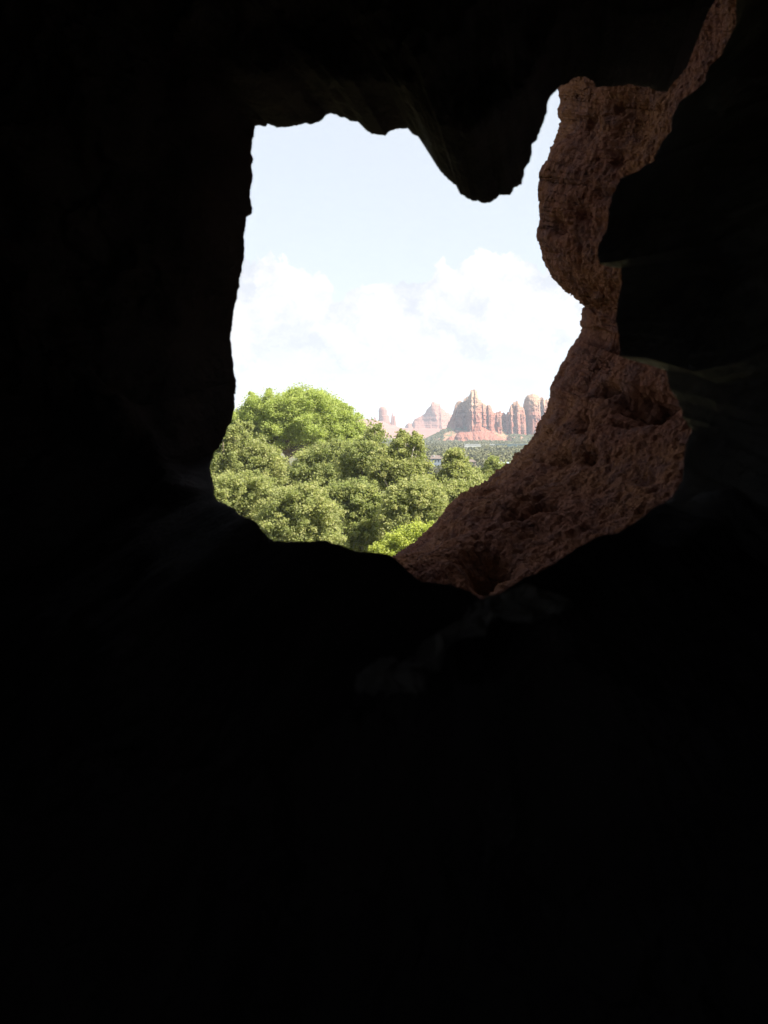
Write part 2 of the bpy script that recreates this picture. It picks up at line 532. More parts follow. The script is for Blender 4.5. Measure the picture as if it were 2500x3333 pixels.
cr = np.clip((amp - .25) / .75, 0, 1) * inn
G[..., 2] += (0.15 * v1 + .07 * v2) * (.45 + .55 * seg_r) * cr
G[..., 0] += 0.14 * v2 * seg_r * cr
# broken ridges of rock that catch a little of the window's light
rel_ = G - np.array([0, 0, CZ])
fwd_ = rel_[..., 1] * cP - rel_[..., 2] * sP; up_ = rel_[..., 1] * sP + rel_[..., 2] * cP
okf = fwd_ > .6
gpx = np.where(okf, rel_[..., 0] / np.maximum(fwd_, .3) / K + 1250, -9999); gpy = np.where(okf, 1666.5 - up_ / np.maximum(fwd_, .3) / K, -9999)


def dpoly(pts):
    return np.min([dseg(gpx, gpy, a[0], a[1], b[0], b[1]) for a, b in zip(pts[:-1], pts[1:])], axis=0)


br = fbm(G * 6 + 11, 3, .6)
for pts, wd_, hh in [([(1150, 2275), (1330, 2215), (1500, 2100), (1640, 2010), (1720, 1975)], 78, .22),
                     ([(330, 1350), (480, 1470), (600, 1590), (690, 1640)], 60, .28),
                     ([(1480, 2300), (1750, 2240), (1950, 2200)], 70, .16),
                     ([(1760, 2000), (1950, 1890), (2200, 1800), (2330, 1700)], 80, .22), ([(980, 2480), (1150, 2420), (1250, 2400)], 60, .12)]:
    b_ = np.exp(-(dpoly(pts) / (wd_ * (1 + .5 * br))) ** 2) * np.clip(.75 + 1.1 * br, .1, 1.6) * inn * amp
    G[..., 1] -= hh * b_
    G[..., 2] += .5 * hh * b_
J_cap = J - 10 - 7
for k, (nm, P, ds, _) in enumerate(segs):
    s0, n = idx[k]
    cols = np.arange(s0, s0 + n + 1) % N
    sub = G[:J_cap + 7, cols]
    o = mesh_np(nm, sub.reshape(-1, 3), grid_faces(sub.shape[0], sub.shape[1]), M_cave_lit if k == 1 else M_cave)
    struct(o)
back = G[J_cap + 6:, :]
bf = grid_faces(back.shape[0], N, True); bv = back.reshape(-1, 3)
cen = bv[bf].mean(1)
# unseen hole added behind the viewer to let sky light onto the rock
light_hole = ((cen[:, 0] + 1.25) / .42) ** 2 + ((cen[:, 2] - CZ - .1) / .48) ** 2 < 1
struct(mesh_np('cave_wall_back', bv, bf[~light_hole], M_cave))


def rock_mass(name, x0, x1, y0, y1, z0, z1, mat, amp=0.25, n=26):
    """an unseen light-blocking rock mass: subdivided box pushed about by noise"""
    V, F = [], []
    c = np.array([(x0 + x1) / 2, (y0 + y1) / 2, (z0 + z1) / 2]); hs = np.array([(x1 - x0) / 2, (y1 - y0) / 2, (z1 - z0) / 2])
    t = np.linspace(-1, 1, n)
    a, b = np.meshgrid(t, t, indexing='ij')
    for ax in range(3):
        for s in (-1, 1):
            P = np.zeros((n, n, 3)); P[..., ax] = s; P[..., (ax + 1) % 3] = a; P[..., (ax + 2) % 3] = b
            F.append(grid_faces(n, n, off=len(V) * n * n)); V.append((P * hs + c).reshape(-1, 3))
    V = np.concatenate(V)
    dirn = (V - c) / hs
    V = V + (dirn / np.linalg.norm(dirn, axis=1)[:, None]) * (fbm(V * 0.5, 4) * amp)[:, None]
    return mesh_np(name, V, np.concatenate(F), mat)


for i, b in enumerate([(-4.2, 9, -9, 6.6, CZ + 3.0, CZ + 6.5), (2.3, 9, 3.0, 12.5, CZ - 22.5, CZ + 3.6), (-9, 9, -6, 4.2, CZ - 23, CZ - 3.2),
                       (-9, -3.2, -6, 4.2, CZ - 3.4, CZ + 5), (-7, -1.7, 4.6, 5.6, CZ - 5, CZ + 5)]):
    o = rock_mass('cliff_light_block', *b, M_brown)  # out-of-view masses added round the cave to block sun and sky light
    struct(o)

# ------------------------------------------------ the brown wall seen beyond the hole
sil = z4([(700, -420), (640, -100), (560, 250), (524, 400), (520, 487), (523, 560), (515, 600), (525, 650), (512, 720), (500, 780),
    (480, 805), (487, 840), (470, 900), (455, 935), (455, 980), (440, 1005), (447, 1060), (432, 1100), (437, 1160), (435, 1230), (422, 1275),
    (435, 1330), (445, 1400), (470, 1450), (510, 1500), (560, 1555), (602, 1562), (608, 1595), (650, 1625), (667, 1650)]) + \
    z5([(665, 165), (652, 178), (655, 210), (643, 240), (655, 280), (645, 310), (620, 350), (590, 390), (570, 440), (540, 490), (520, 545), (492, 600),
    (490, 650), (475, 710), (460, 750), (425, 790), (408, 840), (370, 890), (345, 920), (318, 945), (298, 950), (285, 980), (240, 1015),
    (200, 1040), (155, 1075), (140, 1100), (60, 1135), (40, 1150)]) + \
    z3([(1000, 1025), (940, 1070), (900, 1110), (860, 1160), (790, 1250), (760, 1300), (680, 1390), (600, 1450), (520, 1540),
    (440, 1590), (370, 1640), (330, 1640), (270, 1690), (150, 1790), (0, 1900), (-250, 2150)])
SL = resample(sil, 2.6)
n = len(SL); tt = np.linspace(0, 1, n)
sl_s = np.arange(n) * 2.6
tg = np.gradient(SL, axis=0); nn = np.stack([tg[:, 1], -tg[:, 0]], 1); nn /= np.linalg.norm(nn, axis=1)[:, None] + 1e-6
SL = SL + nn * (fbm(np.stack([sl_s / 12.0, 0 * sl_s, 0 * sl_s + 5], 1), 4, 0.7) * 4.0)[:, None]
Hx = np.interp(tt, [0, .25, .6, .8, 1], [2700, 2650, 2650, 2450, 1900])
Hy = np.interp(tt, [0, .25, .6, .8, 1], [-300, 500, 1500, 2100, 2500])
d_s = np.interp(tt, [0, .3, .6, .8, 1], [7.6, 7.4, 7.3, 6.9, 5.9])
d_h = np.interp(tt, [0, .3, .6, .8, 1], [5.6, 5.6, 5.3, 4.8, 4.3])
M = 420
u = np.linspace(0, 1, M)
uu = u ** 1.12
PX = SL[:, 0][:, None] * (1 - uu) + Hx[:, None] * uu
PY = SL[:, 1][:, None] * (1 - uu) + Hy[:, None] * uu
DD = d_s[:, None] * (1 - uu) + d_h[:, None] * uu
# the body of the rock swells just inside its outline, then falls back to the hollows
DD = DD - 0.32 * np.exp(-(uu[None, :] / 0.06)) * 0 + 0.5 * np.exp(-uu[None, :] / 0.035)
W = c2w((PX - 1250) * K * DD, (1666.5 - PY) * K * DD, DD)
du = np.gradient(W, axis=1); dv = np.gradient(W, axis=0)
Nn = np.cross(du, dv); Nn /= np.linalg.norm(Nn, axis=2)[..., None] + 1e-9
toward = np.array([0, 0, CZ]) - W
Nn *= np.sign((Nn * toward).sum(2))[..., None]
edge = np.clip(u / 0.05, 0, 1)[None, :]
h = 0.13 * fbm(W * 1.1 + 3, 3) * edge
h = h + 0.052 * fbm(W * np.array([3.2, 3.2, 2.2]), 5, 0.55) * (0.25 + 0.75 * edge)
h = h + 0.017 * fbm(W * 13 + 9, 4, 0.6, ridged=True) * (0.3 + 0.7 * edge)
h = h + 0.017 * fbm(W * 34 + 9, 3, 0.65)
h = h - 0.035 * np.clip(perlin(W * 17 + 5) - .22, 0, 1) * 2
# knobbly pockets
cell = perlin(W * 5.5 + 31)
np_rough = fbm(W * 9 + 3, 3, .6)
h = h - 0.055 * np.clip(cell - 0.26, 0, 1) * 2.0 * edge
for (x, y, a, b, dp) in [(2090, 1325, 85, 50, .22), (1990, 1115, 32, 26, .08), (1972, 1262, 50, 22, .13), (1885, 1372, 26, 30, .07),
        (1912, 1478, 36, 30, .12), (1828, 1480, 22, 26, .10), (1950, 1100, 30, 20, .06), (1600, 1868, 75, 36, .2), (1568, 1905, 40, 30, .12),
        (2020, 1385, 36, 14, .06), (1780, 1672, 70, 16, .07), (2178, 1312, 26, 14, .06), (1890, 385, 62, 130, .10), (2055, 380, 60, 80, .05),
        (1845, 740, 20, 34, .06), (1905, 700, 24, 34, .07), (1870, 1000, 16, 22, .05), (2010, 520, 16, 24, .06), (1690, 1700, 40, 22, .06),
        (1745, 1745, 46, 20, .07), (1590, 1690, 36, 16, .05), (1480, 1750, 30, 18, .05), (2100, 1560, 40, 30, .06), (1830, 600, 20, 26, .05),
        (1980, 640, 34, 26, .06), (1700, 1610, 26, 20, .05)]:
    q = ((PX - x) / a) ** 2 + ((PY - y) / b) ** 2
    h = h - .75 * dp * np.exp(-q ** 1.3) * (1 + .6 * np_rough)
W = W + Nn * h[..., None]
# wrap round the outer edge, away from the viewer
wr = []
for a, b in [(3.2, 3.4), (2.0, 2.6), (1.1, 1.7), (.55, 1.0), (.28, .6), (.12, .32), (.04, .14), (.01, .05)]:
    q = W[:, 0].copy(); q[:, 0] += a * np.interp(tt, [0, .6, .8, 1], [1, 1, .8, .5]); q[:, 1] += b; q[:, 2] -= a * np.interp(tt, [0, .5, .75, 1], [0, .1, .6, .8])
    q += (fbm(q * 2.2, 3) * 0.08 * min(1, a * 3))[:, None]
    wr.append(q)
W = np.concatenate([np.stack(wr, 1), W], 1)
o = mesh_np('rock_wall', W.reshape(-1, 3), grid_faces(W.shape[0], W.shape[1]), M_brown)
tag(o, 'rough reddish brown pitted rock wall curving along the right side of the cave opening', 'rock wall')

# broken ledge on the cave floor in the paler rock, its window light partly put into the colour
def ledge(pts, d0, d1, wid, seed, label):
    p = resample(np.array(pts, float), 4.0); ns, na = len(p), 56
    t = np.linspace(0, 1, ns); th = np.linspace(0, 2 * math.pi, na, endpoint=False)
    c = at(p[:, 0], p[:, 1], d0 + (d1 - d0) * t)
    lump = fbm(np.stack([t * 7 + seed, 0 * t, 0 * t], 1), 3, .6)
    r = wid * np.minimum(1, np.sin(np.pi * t) * 2.2) ** .7 * (1 + 1.1 * lump)
    P = np.repeat(c[:, None], na, 1)
    P[..., 1] += np.cos(th)[None] * r[:, None] * 2.2 + .06
    P[..., 2] += np.sin(th)[None] * r[:, None] * .55
    e = fbm(P * 11 + seed, 5, .65, ridged=True); f = fbm(P * np.array([9, 9, 22]) + 4, 3, .6)
    P[..., 2] += e * wid * 1.5 + f * wid * .8
    P[..., 1] -= f * wid * 1.6 + e * wid * .8
    P[..., 0] += fbm(P * 13 + 9, 3, .6) * wid * 1.2
    o = mesh_np('rock_ledge', P.reshape(-1, 3), grid_faces(ns, na, True), M_cave_lit)
    tag(o, label, 'rock ledge')


ledge([(1150, 2272), (1250, 2240), (1330, 2262), (1420, 2275)], 1.75, 1.72, .022, 3, 'short grey rock ledge in the dark below the opening, lower of the two')
ledge([(1310, 2215), (1400, 2185), (1490, 2110), (1540, 2060), (1640, 2020), (1700, 2012), (1860, 2025)], 1.78, 1.8, .024, 8, 'long broken grey rock ledge slanting up to the foot of the brown wall')

# ------------------------------------------------------------------ valley
g_ = np.array([(-24000, -24000, 0), (24000, -24000, 0), (24000, 24000, 0), (-24000, 24000, 0)], float)
struct(mesh_np('ground', g_, [[0, 1, 2, 3]], M_ground, smooth=False))


def heightfield(name, x0, x1, y0, y1, f, mat, n=220, m=160):
    xs = np.linspace(x0, x1, n); ys = np.linspace(y0, y1, m)
    X, Y = np.meshgrid(xs, ys, indexing='ij')
    Z = f(X, Y)
    o = mesh_np(name, np.stack([X, Y, Z], -1).reshape(-1, 3), grid_faces(n, m), mat)
    return struct(o)


def tower(px, top, base, hw, D, power=0.5, flare=0.15, dome=0.12, flutes=6.0, rough=0.16, depth=1.1, lean=0, seed=0, waist=0, dy=0, K2=64, A=88):
    """one pillar of rock. px/top/base/hw say how large it stands at distance D"""
    x0 = xat(px, D); y0 = D + dy; zt = zat(top, D); zb = zat(base, D) - 12
    r = hw * K * D; H = zt - zb
    t = np.linspace(0, 1, K2)
    prof = 1 + flare * (1 - t) - waist * np.exp(-((t - .72) / .09) ** 2)
    tt_ = np.clip((t - (1 - dome)) / dome, 0, 1)
    prof = prof * (1 - (1 - power) * t) * np.sqrt(np.clip(1 - tt_ ** 2.2, 0, 1))
    th = np.linspace(0, 2 * math.pi, A, endpoint=False)
    cx, cy = np.cos(th), np.sin(th)
    P = np.zeros((K2, A, 3))
    ns = np.stack([np.tile(cx * flutes * .35, (K2, 1)) + seed * 7.1, np.tile(cy * flutes * .35, (K2, 1)), np.tile((t * 2.6 * flutes / 6)[:, None], (1, A))], -1)
    fl = fbm(ns, 4, 0.6)
    led = fbm(np.stack([t * 9 + seed, 0 * t, 0 * t + 3], 1), 3, 0.6)
    fine = fbm(np.stack([np.tile(cx * 2.6, (K2, 1)) + seed, np.tile(cy * 2.6, (K2, 1)), np.tile((t * 11)[:, None], (1, A))], -1), 3, 0.6, ridged=True)
    fin2 = fbm(np.stack([np.tile(cx * 9, (K2, 1)) + seed, np.tile(cy * 9, (K2, 1)), np.tile((t * 30)[:, None], (1, A))], -1), 2, 0.6)
    rad = r * prof[:, None] * (1 + rough * 1.5 * fl + 0.30 * rough * led[:, None] + 1.3 * rough * fine + .5 * rough * fin2)
    P[..., 0] = x0 + cx * rad + lean * t[:, None] * r
    P[..., 1] = y0 + cy * rad * depth
    P[..., 2] = zb + t[:, None] * H + fl * 0.02 * H * t[:, None]
    return P.reshape(-1, 3), grid_faces(K2, A, True)


def formation(name, towers, mat, label, cat):
    V, F, off = [], [], 0
    for kw in towers:
        v, f = (massif if 'prof' in kw else tower)(**kw); V.append(v); F.append(f + off); off += len(v)
    o = mesh_np(name, np.concatenate(V), np.concatenate(F), mat)
    return tag(o, label, cat)


def massif(prof, base, D, relief, thick=26, seed=0, n=300, m=130, jag=2.6, cleft=6.0, ledges=2.0, scale=1.0, foot=14, steep=1.0, dy=0, front_top=None):
    """a closed body of rock under a measured crest line. relief = (px, metres the face stands forward)"""
    P = np.array(prof, float); Rl = np.array(relief, float)
    px = np.linspace(P[0, 0], P[-1, 0], n)
    top = np.interp(px, P[:, 0], P[:, 1])
    cx = np.stack([px * .16 / scale + seed * 5.3, 0 * px, 0 * px + seed], 1)
    j = fbm(cx, 4, .7)
    crest = zat(top, D) + j * jag * K * D
    zb = zat(base, D) - 8
    t = np.linspace(0, 1, m)
    x = np.tile(xat(px, D)[:, None], (1, m)); z = zb + (crest[:, None] - zb) * t[None]
    fw = np.interp(px, Rl[:, 0], Rl[:, 1])[:, None]
    edge = np.clip(np.minimum(px - px[0], px[-1] - px) / (6 * scale), 0, 1)[:, None] ** .5
    W3 = np.stack([x, 0 * x + seed * 13, z], -1)
    cl = fbm(W3 * np.array([.085, .05, .018]) / scale, 4, .6, ridged=True)            # upright clefts
    bl = fbm(W3 * np.array([.05, .05, .055]) / scale + 9, 4, .6)                       # blocks
    lg = fbm(np.stack([x * .006 / scale, 0 * x, z * .16 / scale], -1), 3, .6)          # beds
    fn = fbm(W3 * .2 / scale + 4, 3, .65)
    taper = np.sqrt(np.clip(1 - t ** 4, 0, 1))[None] * (1 - .38 * steep * t[None])
    yf = -(thick * .5 + fw) * taper * edge - foot * (1 - t[None]) ** 2
    yf = yf - edge * (1 - t[None] ** 8) * (cleft * cl * scale + 7 * bl * scale + ledges * lg * scale + 1.6 * fn * scale)
    yb = thick * .6 * taper * edge + foot * (1 - t[None]) ** 2 + 4 * bl * edge
    x2 = x + (fn * 1.2 + bl * 1.8) * scale
    z2 = z + fbm(W3 * .12 / scale + 21, 3, .6) * 2.0 * scale * t[None]
    yoff = fbm(np.stack([px * .05, 0 * px, 0 * px + seed + 3], 1), 2)[:, None] * 5 * scale
    A_ = np.stack([x2, D + dy + yf + yoff, z2], -1); B_ = np.stack([x2, D + dy + np.maximum(yb, yf + .5) + yoff, z2], -1)
    ring = np.concatenate([A_, B_[:, ::-1]], 1)
    V = ring.reshape(-1, 3); F = grid_faces(n, 2 * m, True)
    # close both ends
    e0 = np.stack([np.arange(m - 1), np.arange(1, m), 2 * m - 2 - np.arange(m - 1), 2 * m - 1 - np.arange(m - 1)], 1)
    return V, np.concatenate([F, e0, e0 + (n - 1) * 2 * m])


def T(px, top, base, hw, D=3000, **k): return dict(px=px, top=top, base=base, hw=hw, D=D, **k)


def MS(prof, base, D, relief, **k): return dict(prof=prof, base=base, D=D, relief=relief, **k)


formation('rock_butte', [
    MS([(1456, 1384), (1464, 1368), (1472, 1350), (1482, 1320), (1487, 1308), (1498, 1304), (1506, 1309), (1512, 1297), (1519, 1294), (1524, 1290), (1534, 1300)], 1396, 3000,
       [(1456, 0), (1480, 6), (1500, 4), (1512, 0), (1534, 0)], seed=1, thick=22, dy=16),
    MS([(1519, 1312), (1523, 1291), (1529, 1284), (1532, 1270), (1537, 1269), (1540, 1272), (1544, 1267), (1551, 1270), (1553, 1279), (1556, 1290), (1558, 1298), (1566, 1304), (1570, 1318)], 1396, 3000,
       [(1519, 6), (1523, 20), (1532, 24), (1538, 18), (1544, 24), (1556, 20), (1562, 14), (1570, 4)], seed=2, thick=28, n=260, jag=1.5),
    MS([(1564, 1318), (1568, 1311), (1576, 1313), (1581, 1318), (1584, 1322), (1588, 1318), (1594, 1317), (1599, 1324), (1602, 1334), (1607, 1345), (1612, 1360)], 1398, 3000,
       [(1564, 2), (1570, 12), (1576, 12), (1583, 0), (1588, 14), (1600, 14), (1606, 2)], seed=3, thick=22, n=220, dy=2)],
    M_butte, 'tallest craggy butte, cream over red rock, with a knob on its summit', 'butte')
formation('rock_butte', [
    MS([(1601, 1348), (1608, 1342), (1614, 1344), (1618, 1341), (1629, 1338), (1633, 1344), (1640, 1343), (1648, 1350), (1652, 1340), (1658, 1338), (1662, 1352)], 1398, 3000,
       [(1601, 0), (1612, 4), (1618, 14), (1630, 14), (1634, 0), (1646, 0), (1650, 16), (1658, 14), (1662, 0)], seed=4, thick=16, n=220, dy=10),
    T(1625, 1362, 1402, 5, seed=12, power=.9, flutes=5, dy=-14, flare=.1, dome=.1), T(1654, 1342, 1404, 5, seed=14, power=.7, flutes=6, dy=-10, dome=.12)],
    M_butte, 'low ridge of thin red rock pillars directly right of the tallest butte', 'butte')
formation('rock_butte', [
    MS([(1655, 1352), (1658, 1332), (1662, 1320), (1668, 1316), (1670, 1308), (1676, 1310), (1681, 1304), (1684, 1303), (1687, 1313), (1694, 1322), (1702, 1327), (1707, 1338), (1711, 1356)], 1404, 3000,
       [(1655, 4), (1660, 14), (1668, 6), (1673, 2), (1680, 18), (1690, 16), (1700, 20), (1708, 14), (1711, 4)], seed=5, thick=24, n=240)],
    M_butte, 'pointed ridged butte between the thin pillars and the broad rounded butte', 'butte')
formation('rock_butte', [
    MS([(1699, 1332), (1703, 1322), (1707, 1304), (1711, 1292), (1717, 1285), (1726, 1283), (1733, 1281), (1742, 1283), (1750, 1285), (1755, 1292), (1757, 1306), (1759, 1325)], 1404, 3000,
       [(1699, -8), (1712, -4), (1720, 10), (1736, 16), (1750, 18), (1757, 10)], seed=6, thick=30, n=260, jag=1.6, dy=6),
    T(1729, 1364, 1405, 7, seed=23, power=.4, flutes=6, dy=-34)],
    M_butte, 'broad round-topped cream and red butte, right of the pointed one', 'butte')
formation('rock_butte', [
    MS([(1752, 1312), (1757, 1297), (1763, 1292), (1768, 1294), (1773, 1302), (1780, 1299), (1788, 1301), (1800, 1304), (1820, 1296), (1845, 1300), (1870, 1315), (1900, 1332), (1930, 1370)], 1404, 3000,
       [(1752, -14), (1764, -10), (1768, 14), (1790, 16), (1800, 2), (1820, 18), (1860, 10), (1900, 12), (1930, 0)], seed=7, thick=30, n=340, dy=8)],
    M_butte, 'rightmost craggy butte, cut off by the edge of the brown rock wall', 'butte')

# slopes under these buttes
def talus(X, Y):
    D = 3000.0
    d = dseg(X, Y, xat(1490, D), D + 10, xat(1900, D), D)
    hgt = np.where(X < xat(1600, D), 28.0, 23.0 - 3 * np.sin(X / 40))
    z = hgt - 0.50 * np.maximum(0, d - 13) * (1 + 0.0 * X)
    z2_ = np.where(X > xat(1650, D), 12, 2) - .22 * np.maximum(0, dseg(X, Y, xat(1560, D), D - 60, xat(1900, D), D - 60) - 25)
    z = np.maximum(z, z2_)
    p = np.stack([X * .02, Y * .02, 0 * X], -1)
    z = z + fbm(p, 5, 0.55) * 5 + fbm(p * 5, 3, .6, ridged=True) * 1.3
    return np.maximum(z, -4)


heightfield('hill', xat(1340, 3000), xat(2050, 3000), 2800, 3140, talus, M_talus)
formation('rock_bench', [
    MS([(1444, 1446), (1451, 1430), (1460, 1422), (1470, 1420), (1480, 1425), (1486, 1412), (1499, 1407), (1527, 1405), (1562, 1404), (1592, 1409), (1612, 1414), (1624, 1421), (1645, 1430), (1672, 1441), (1690, 1448)], 1450, 2900,
       [(1444, 0), (1460, 14), (1478, 4), (1490, 20), (1520, 30), (1536, 22), (1560, 34), (1590, 30), (1620, 18), (1690, 0)], seed=11, thick=50, n=420, m=70, jag=1.2, cleft=15, foot=16, steep=1.5, ledges=4),
    MS([(1528, 1408), (1536, 1400), (1544, 1391), (1553, 1386), (1561, 1383), (1568, 1388), (1577, 1394), (1596, 1404)], 1412, 2955,
       [(1528, 0), (1545, 10), (1570, 10), (1596, 0)], seed=12, thick=26, n=200, m=60, jag=1, foot=12, steep=1.5)],
    M_bench, 'rounded red sandstone bench at the foot of the tallest butte', 'rock outcrop')
formation('rock_outcrop', [
    T(1430, 1431, 1450, 5, 2850, seed=41, power=.6, dome=.4, flare=.6, flutes=5),
    T(1420, 1441, 1452, 8, 2850, seed=42, power=.6, dome=.6, flare=.6, flutes=5),
    T(1440, 1440, 1452, 8, 2850, seed=43, power=.6, dome=.6, flare=.6, flutes=5),
    T(1411, 1443, 1452, 6, 2850, seed=44, power=.6, dome=.6, flare=.6, flutes=5)],
    M_bench, 'small red outcrop with a stubby spire, left of the red bench', 'rock outcrop')

# far group on the left
DF = 5200
formation('rock_butte', [
    MS([(1318, 1388), (1324, 1380), (1332, 1376), (1345, 1378), (1349, 1366), (1356, 1361), (1368, 1357), (1378, 1350), (1384, 1344), (1388, 1334), (1395, 1326), (1402, 1320), (1404, 1310), (1412, 1308), (1421, 1311),
        (1431, 1315), (1434, 1325), (1448, 1335), (1453, 1342), (1466, 1349), (1480, 1354), (1500, 1366)], 1399, DF,
       [(1318, 0), (1350, 10), (1380, 10), (1400, 34), (1424, 60), (1432, 75), (1437, 18), (1470, 18), (1500, 0)], seed=21, thick=90, n=420, m=120, jag=.8, cleft=4, scale=2.0, foot=60, ledges=3.5, steep=1.4)],
    M_butte_far, 'hazy pink dome-shaped butte with a flat knob, left of the tallest one', 'butte')
formation('rock_spire', [
    T(1246, 1323, 1385, 13.5, DF, seed=61, power=.99, dome=.2, flare=0, flutes=4, rough=.05, waist=.0),
    T(1251, 1349, 1388, 17, DF, seed=62, power=.9, dome=.12, flare=.2, flutes=6, rough=.08),
    T(1254, 1369, 1394, 24, DF, seed=63, power=.7, dome=.4, flare=.4, flutes=6, rough=.08, dy=10),
    T(1220, 1357, 1386, 8, DF, seed=64, power=.4, dome=.4, flare=1.0, flutes=6, rough=.1)],
    M_butte_far, 'chimney-like round-headed rock pillar, the farthest left of the formations', 'rock pillar')
formation('rock_spire', [
    T(1277, 1340, 1394, 5, DF, seed=65, power=.3, dome=.3, flare=.9, flutes=5, rough=.12),
    T(1283, 1352, 1394, 6, DF, seed=66, power=.6, dome=.2, flare=.8, flutes=5, rough=.1)],
    M_butte_far, 'slim pointed rock spire just right of the round-headed pillar', 'rock spire')


def plateau(X, Y):
    D = DF
    px = X / (K * Y) + 1250
    prof = np.interp(px, [900, 1100, 1170, 1215, 1260, 1295, 1330, 1380, 1470, 1560], [1372, 1366, 1364, 1366, 1378, 1392, 1398, 1396, 1392, 1402])
    ztop = CZ + (HOR - prof) * K * D
    t = np.clip((Y - (D - 800)) / 800, 0, 1)
    z = ztop * (t ** 0.9)
    stepz = 14.0
    q = z / stepz
    z = (np.floor(q) + np.clip((q - np.floor(q)) * 2.4, 0, 1)) * stepz * .6 + z * .4
    p = np.stack([X * .006, Y * .006, 0 * X], -1)
    z = z + fbm(p, 5, .55) * 14 * t
    return z * np.clip((D + 500 - Y) / 300, 0, 1) - 2


heightfield('hill', xat(880, DF), xat(1560, DF), DF - 900, DF + 520, plateau, M_plateau, 300, 240)


def mesa(X, Y):
    p = np.stack([X * .0008, 0 * X, 0 * X], -1)
    z = 62 + fbm(p, 4) * 14 + fbm(np.stack([X * .004, Y * .004, 0 * X], -1), 3) * 8 + np.where(X < xat(1240, 15000), 40, 0)
    return z * np.clip((Y - 14200) / 700, 0, 1) - 1


heightfield('hill', -5000, 6000, 14100, 17000, mesa, M_mesa, 300, 60)


# ------------------------------------------------------------------ foliage
def leaves(C, Rr, n, size, rng, squash=0.8, up=0.35, tint_c=None):
    """n leaf-sized folded quads spread through soft clumps at centres C"""
    C = np.asarray(C); k = rng.integers(0, len(C), n)
    dirs = rng.normal(size=(n, 3)); dirs /= np.linalg.norm(dirs, axis=1)[:, None]
    rr = np.asarray(Rr)[k] * (rng.random(n) ** 0.5) * (1 + .3 * rng.normal(size=n))
    off = dirs * rr[:, None]; off[:, 2] *= squash
    P = C[k] + off
    nrm_ = rng.normal(size=(n, 3)) + dirs * .6; nrm_[:, 2] += up
    nrm_ /= np.linalg.norm(nrm_, axis=1)[:, None]
    a = np.cross(nrm_, rng.normal(size=(n, 3))); a /= np.linalg.norm(a, axis=1)[:, None] + 1e-9
    b = np.cross(nrm_, a)
    s = (size * (0.6 + 0.8 * rng.random(n)))[:, None]
    V = np.stack([P - a * s * .55, P - b * s * .38 + nrm_ * s * .1, P + a * s * .55, P + b * s * .38 + nrm_ * s * .1], 1)
    tint = rng.random(n) * .55 + (tint_c[k] if tint_c is not None else .2)
    return V.reshape(-1, 3), np.arange(n * 4).reshape(-1, 4), np.repeat(np.clip(tint, 0, 1), 4)


def tubes(paths, seg=7):
    V, F, off = [], [], 0
    for pts, rad in paths:
        pts = np.asarray(pts, float); nP = len(pts)
        tgt = np.gradient(pts, axis=0); tgt /= np.linalg.norm(tgt, axis=1)[:, None] + 1e-9
        ref = np.array([0.31, 0.95, 0.05])
        a = np.cross(tgt, ref); a /= np.linalg.norm(a, axis=1)[:, None] + 1e-9
        b = np.cross(tgt, a)
        th = np.linspace(0, 2 * math.pi, seg, endpoint=False)
        ring = pts[:, None] + (a[:, None] * np.cos(th)[None, :, None] + b[:, None] * np.sin(th)[None, :, None]) * np.asarray(rad)[:, None, None]
        V.append(ring.reshape(-1, 3)); F.append(grid_faces(nP, seg, True, off)); off += nP * seg
    return np.concatenate(V), np.concatenate(F)


def bend(a, b, rng, n=9, wob=.08, sag=0):
    a, b = np.asarray(a, float), np.asarray(b, float)
    t = np.linspace(0, 1, n)[:, None]
    L = np.linalg.norm(b - a)
    off = rng.normal(size=(3,)) * wob * L
    p = a + (b - a) * t + off * np.sin(np.pi * t) + rng.normal(size=(n, 3)) * wob * .12 * L * np.sin(np.pi * t)
    p[:, 2] += (sag * L * np.sin(np.pi * t))[:, 0]
    return p


